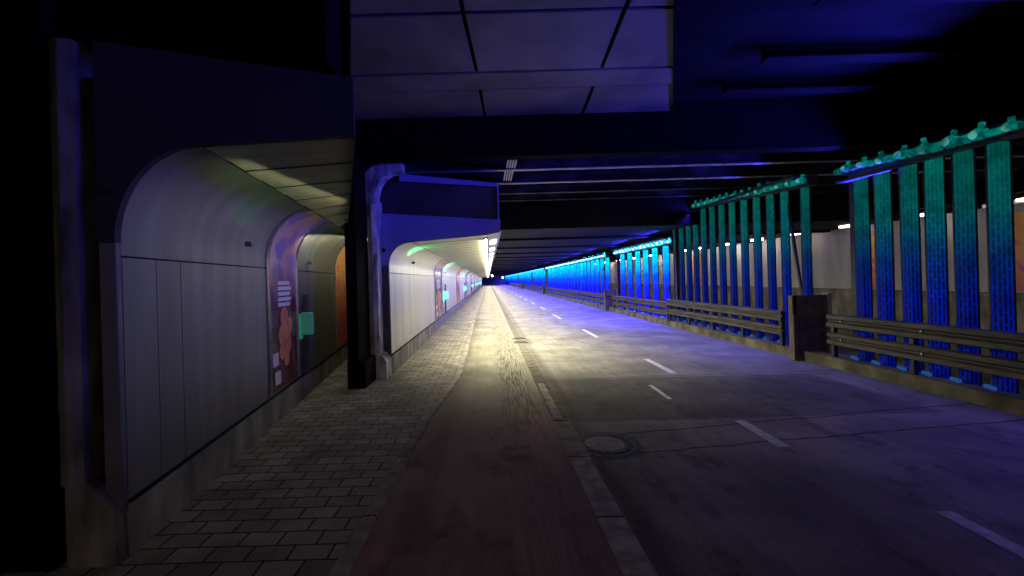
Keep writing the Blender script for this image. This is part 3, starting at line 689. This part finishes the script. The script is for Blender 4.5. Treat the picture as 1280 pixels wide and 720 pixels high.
# ------------------------------------------------------------------ blue light screens
COLMESH = {}; POW_N, POW_C, UP_N, UP_C = 5, 95, 4.0, .3
GM = {}
def make_screen(label, Ys, H, H1, bw, near, beam_y, loc_x=5.95):
    y0, y1 = beam_y
    t = thing('blue_lit_screen', label, 'light screen', (loc_x, y0, 0), group='rows of blue lit lattice columns along the central reserve')
    def ztop(y): return lerp(H, H1, (y-y0)/(y1-y0))
    b = MB()
    for dz0, dz1, dx in ((-.20, -.02, .10),):
        b.v += []
        n = len(b.v)
        for yy, zz in ((0, ztop(y0)), (y1-y0, ztop(y1))):
            b.v += [(-dx, yy, zz+dz0), (dx, yy, zz+dz0), (dx, yy, zz+dz1), (-dx, yy, zz+dz1)]
        b.f += [(0,1,2,3), (7,6,5,4), (0,4,5,1), (1,5,6,2), (2,6,7,3), (3,7,4,0)]; b.mi += [0]*6
    b.build('top_beam', M['darkbar'], t)
    # globes and square clamps along the beam
    step = .42 if not near else .32
    if y0 > 40: step = 1.0
    yy = .12
    gk = (near, y0 < 40)
    if gk not in GM:
        gb = MB(); r = .07 if y0 < 40 else .12
        gb.ball((0, 0, 0), r, 16, 10)
        gb.bar((0, -.085, 0), (0, .085, 0), .045, 12); gb.bar((0.02, 0, .05), (0.02, 0, .125), .03, 10); gb.box(-.02, .10, -.018, .018, -.03, .03); gb.bar((0, step*.34, -.01), (0, step*.66, -.01), .05, 12)
        g0 = gb.build('led_globe', M['bulb_n' if near else 'bulb'], t, smooth=True)
        c0 = None
        if y0 < 40:
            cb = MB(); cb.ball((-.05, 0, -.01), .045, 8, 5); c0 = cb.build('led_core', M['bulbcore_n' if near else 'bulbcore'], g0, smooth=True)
        GM[gk] = (g0.data, c0.data if c0 else None); first = g0
    else: first = None
    while yy < (y1-y0)-.05:
        if first: gl_ = first; first = None
        else:
            gl_ = bpy.data.objects.new('led_globe', GM[gk][0]); col.objects.link(gl_); gl_.parent = t
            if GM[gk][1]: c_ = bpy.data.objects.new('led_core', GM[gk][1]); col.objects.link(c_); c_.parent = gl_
        gl_.location = (-.13, yy, ztop(y0+yy)-.10)
        gl_.scale = (random.uniform(.85, 1.15), 1, random.uniform(.8, 1.25)); gl_.rotation_euler = (0, random.uniform(-.3, .3), 0)
        yy += step
    key = (near, bw)
    for Yc in Ys:
        h = ztop(Yc)-.22
        if key not in COLMESH:
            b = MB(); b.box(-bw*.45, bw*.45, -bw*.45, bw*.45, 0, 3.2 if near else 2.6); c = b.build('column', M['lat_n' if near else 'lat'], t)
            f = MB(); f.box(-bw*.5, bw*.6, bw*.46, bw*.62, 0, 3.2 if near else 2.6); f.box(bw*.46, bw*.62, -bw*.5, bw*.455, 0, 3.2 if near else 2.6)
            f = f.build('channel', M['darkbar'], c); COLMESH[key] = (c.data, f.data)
        else:
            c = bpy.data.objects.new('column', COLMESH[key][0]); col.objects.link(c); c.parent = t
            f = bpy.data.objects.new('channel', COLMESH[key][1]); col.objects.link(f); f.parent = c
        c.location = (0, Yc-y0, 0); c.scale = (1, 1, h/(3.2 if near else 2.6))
        if y0 < 45:
            if ('base', near) not in COLMESH:
                q = MB(); q.bar((-.17, -.05, .20), (-.17, .05, .215), .028, 8)  # small glowing bar standing in for a lit base plate
                q = q.build('base_plate_glow', M['base_n' if near else 'base'], c); COLMESH[('base', near)] = q.data
            else:
                q = bpy.data.objects.new('base_plate_glow', COLMESH[('base', near)]); col.objects.link(q); q.parent = c
    # end post and diagonal braces
    if y0 < 40:
        b = MB(); b.box(-.06, .06, -.04+(y1-y0)-.12, (y1-y0)-.06, 0, ztop(y1)-.2); b.build('end_post', M['darkbar'], t)
        b = MB(); yb = .55 if near else 1.0
        b.bar((.05, .25, .2), (.05, yb+.25, ztop(y0)-.2), .03, 4); b.build('brace', M['darkbar'], t)
    else:
        b = MB(); m_ = (y1-y0)/2
        b.bar((-.1, m_-1.0, ztop(y0)-.2), (-.1, m_, .6), .08, 4); b.bar((-.1, m_+1.0, ztop(y0)-.2), (-.1, m_, .6), .08, 4); b.build('brace', M['darkbar'], t)
    # added housings with unseen lights: one row washes road, one ceiling and wall
    b = MB(); zm = ztop((y0+y1)/2); Lb = y1-y0
    b.box(-.30, -.17, .1, Lb-.1, min(ztop(y0), ztop(y1))-.02, min(ztop(y0), ztop(y1))+.02); b.build('lamp_housing', M['darkbar'], t)
    pw = Lb*((3 if y0 < 5 else 17) if near else POW_C)
    up = Lb*((80 if y0 < 5 else 6) if near else 60)
    zz = min(ztop(y0), ztop(y1))
    ns_ = max(1, round(Lb/(3.5 if y0 < 40 else 12.5)))
    for q in range(ns_):
        ym = y0+Lb*(q+.5)/ns_; sl = Lb/ns_-.1
        strip_light('added_road_wash', (loc_x-.24, ym, zz-.06), sl, .08, (-.32 if near else -.5, 0, -.9), (.06, .035, 1), pw/ns_, 92 if near else 116, t)
        strip_light('added_ceiling_wash', (loc_x-.24, ym, zz+.06), sl, .08, (-.87, .12, .5), (.045, .035, 1), up/ns_, 100, t)
    return t
def yu(lst, X=5.95): return [554*X/(p-610) for p in lst]
make_screen('teal and blue lit column screen nearest the camera', [.6, 1.1, 1.6, 2.1, 2.6, 3.1, 3.6, 4.1, 4.6]+sorted(yu([1252, 1208, 1171, 1139, 1106, 1079])), 3.02, 3.34, .135, True, (.3, 7.25))
make_screen('teal and blue lit column screen, second from the camera', sorted(yu([1009, 983, 965, 948, 932, 917, 904, 892, 881, 871, 862, 853, 845.5])), 3.36, 3.72, .105, True, (8.05, 14.0))
make_screen('bright cyan and blue column screen, third from the camera', sorted(yu([833, 819.3, 807.7, 797.7, 787.7, 778.7])), 2.78, 2.78, .155, False, (14.05, 20.3))
make_screen('bright column screen beyond the nearer bright gap, fourth from the camera', [22.0+1.02*i for i in range(22)], 2.76, 2.70, .17, False, (21.9, 44.0))
for i, (a, c) in enumerate(((46, 71), (72.5, 97.5), (99, 124), (125.5, 150))):
    make_screen('distant blue column screen, %s from the camera' % ['fifth', 'sixth', 'seventh', 'eighth'][i], [a+.6+1.2*k for k in range(20)], 2.7, 2.7, .24, False, (a, c))

# ------------------------------------------------------------------ crash barriers on a low concrete kerb
b = MB(); b.box(5.62, 5.86, -4, 14, -.02, .17); b.box(5.60, 5.86, 14.0, 170, -.02, .19); struct('reserve_kerb', b, M['kerbc'], bevel=.015)
def wrail(b, z0, z1, y0, y1, x=0):
    h = z1-z0
    p = [(x, z0), (x-.035, z0+h*.08), (x-.035, z0+h*.34), (x, z0+h*.46), (x, z0+h*.54), (x-.035, z0+h*.66), (x-.035, z0+h*.92), (x, z1), (x+.012, z1), (x+.012, z0)]
    b.prism(p, y0, y1)
def barrier(label, y0, y1, zs):
    t = thing('crash_barrier', label, 'crash barrier', (5.66, y0, 0), group='double-rail crash barriers along the reserve')
    for (za, zb_) in zs:
        b = MB(); wrail(b, za, zb_, 0, y1-y0); b.build('rail', M['rail'], t)
    if y0 < 15:
        b = MB(); yy = .08
        while yy < y1-y0:
            for (za, zb_) in zs: zc = (za+zb_)/2; b.bar((-.004, yy, zc), (-.02, yy, zc), .014, 8)
            yy += 1.33
        bo = b.build('rail_bolts', M['chrome'], t)
    st = 1.33 if y0 < 40 else 4.0
    n = max(2, int((y1-y0)/st))
    for i in range(n+1):
        b = MB(); yy = .05+(y1-y0-.14)*i/n; b.box(.014, .08, yy, yy+.06, .1, zs[0][1]-.02); b.build('post', M['darkbar'], t)
barrier('olive-grey double-rail crash barrier nearest the camera', .4, 7.40, [(.66, .88), (.37, .58)])
barrier('olive-grey double-rail crash barrier, second from the camera', 8.55, 14.0, [(.64, .85), (.37, .56)])
barrier('double-rail crash barrier, third from the camera', 14.02, 20.2, [(.56, .76), (.31, .48)])
barrier('double-rail crash barrier, fourth from the camera', 21.2, 44.2, [(.56, .76), (.31, .48)])
barrier('long distant crash barrier, fifth from the camera', 45.0, 71.2, [(.56, .76), (.31, .48)])
barrier('farthest long crash barrier', 72.0, 150, [(.56, .76), (.31, .48)])
# service cabinets in the gaps
def cabinet(label, x, y, wd, h, d=.5):
    t = thing('service_cabinet', label, 'cabinet', (x, y, 0), group='brown service cabinets in the barrier gaps')
    b = MB(); b.box(-wd/2+.06, wd/2-.07, .035, d, 0, h-.03); b.build('body', M['cab'], t, bevel=.01)
    b = MB(); b.box(-wd/2, -wd/2+.06, 0, d, 0, h); b.box(-wd/2, wd/2-.07, 0, .035, h*.70, h); b.box(-wd/2+.06, wd/2-.07, 0, .035, 0, .10); b.build('surround', M['cab'], t, bevel=.008)
    b = MB(); b.box(wd/2-.07, wd/2, -.02, d, 0, h+.02); b.build('edge_post', M['cabpost'], t, bevel=.008)
    b = MB(); b.box(-wd/2+.12, wd/2-.13, .015, .033, .14, h*.64); dd = b.build('door', M['cabdoor'], t, bevel=.006)
    b = MB(); b.box(wd/2-.19, wd/2-.16, .002, .014, h*.34, h*.42); b.build('handle', M['iron'], dd)
    return t
cabinet('brown service cabinet between the two nearest barriers', 5.80, 7.95, .68, 1.17, .14)
cabinet('brown service cabinet in the gap before the long bright screen', 5.72, 20.6, .60, 1.0, .2)
cabinet('small distant cabinet at the start of the fifth screen', 5.72, 44.3, .56, 1.0)
cabinet('tiny farthest cabinet along the barrier', 5.72, 71.3, .6, 1.0)

# ------------------------------------------------------------------ opposite wall seen between the columns
ow = thing('opposite_wall', 'pale panelled wall on the far side of the opposite carriageway', 'wall', (12.0, 0, 0))
b = MB(); b.box(0, .3, -4, 170, 0, .95); b.build('plinth', M['concrete'], ow)
y = -4
while y < 60:
    b = MB(); b.box(0.02, .3, y+.01, y+2.99, .97, 3.0); b.build('wall_panel', M['oppwall'], ow); y += 3
b = MB(); b.box(.02, .3, 60, 170, .97, 3.0); b.build('wall_panel', M['oppwall'], ow)
pr_ = bpy.data.materials['poster_orange']
for i, (ya, yb) in enumerate(((13.1, 13.9), (24.5, 26.5), (40, 42), (9.9, 10.3))):
    b = MB(); b.box(0, .018, ya, yb, 1.0, 2.8); b.build('poster', pr_, ow)
b = MB(); b.box(-.9, .3, -4, 12.4, 3.12, 3.6); b.build('cornice', M['black'], ow)
yy = 2.0; k = 0
while yy < 60:
    la = thing('wall_lamp', 'small warm lamp in the row above the opposite wall', 'lamp', (11.45, yy, 2.96), group='warm lamps above the opposite wall')
    b = MB(); b.box(-.10, .10, -.32, .32, .06, .12); b.build('housing', M['lampbox'], la)
    b = MB(); b.box(-.09, .09, -.30, .30, 0, .058); b.build('diffuser', M['opplamp_n' if yy < 18 else 'opplamp'], la); yy += 2.4 if yy < 30 else 4; k += 1
# far hanging lamps
for i, (x, z) in enumerate(((1.15, 2.68), (3.95, 2.10))):
    t = thing('hanging_lamp', ['small white lamp hanging at the far end, higher of the two', 'small white lamp at the far end, lower and beside the last screen'][i], 'lamp', (x, 118, z))
    b = MB(); b.ball((0, 0, 0), .22 if i == 0 else .16, 10, 6); b.build('globe', M['farlamp'], t, smooth=True)
    b = MB(); b.bar((0, 0, .15), (0, 0, 3.0-z), .03); b.build('stem', M['lampbox'], t)

try:
    scn.cycles.use_denoising = True
    scn.cycles.max_bounces = 6
    scn.cycles.sample_clamp_indirect = 4
except Exception: pass
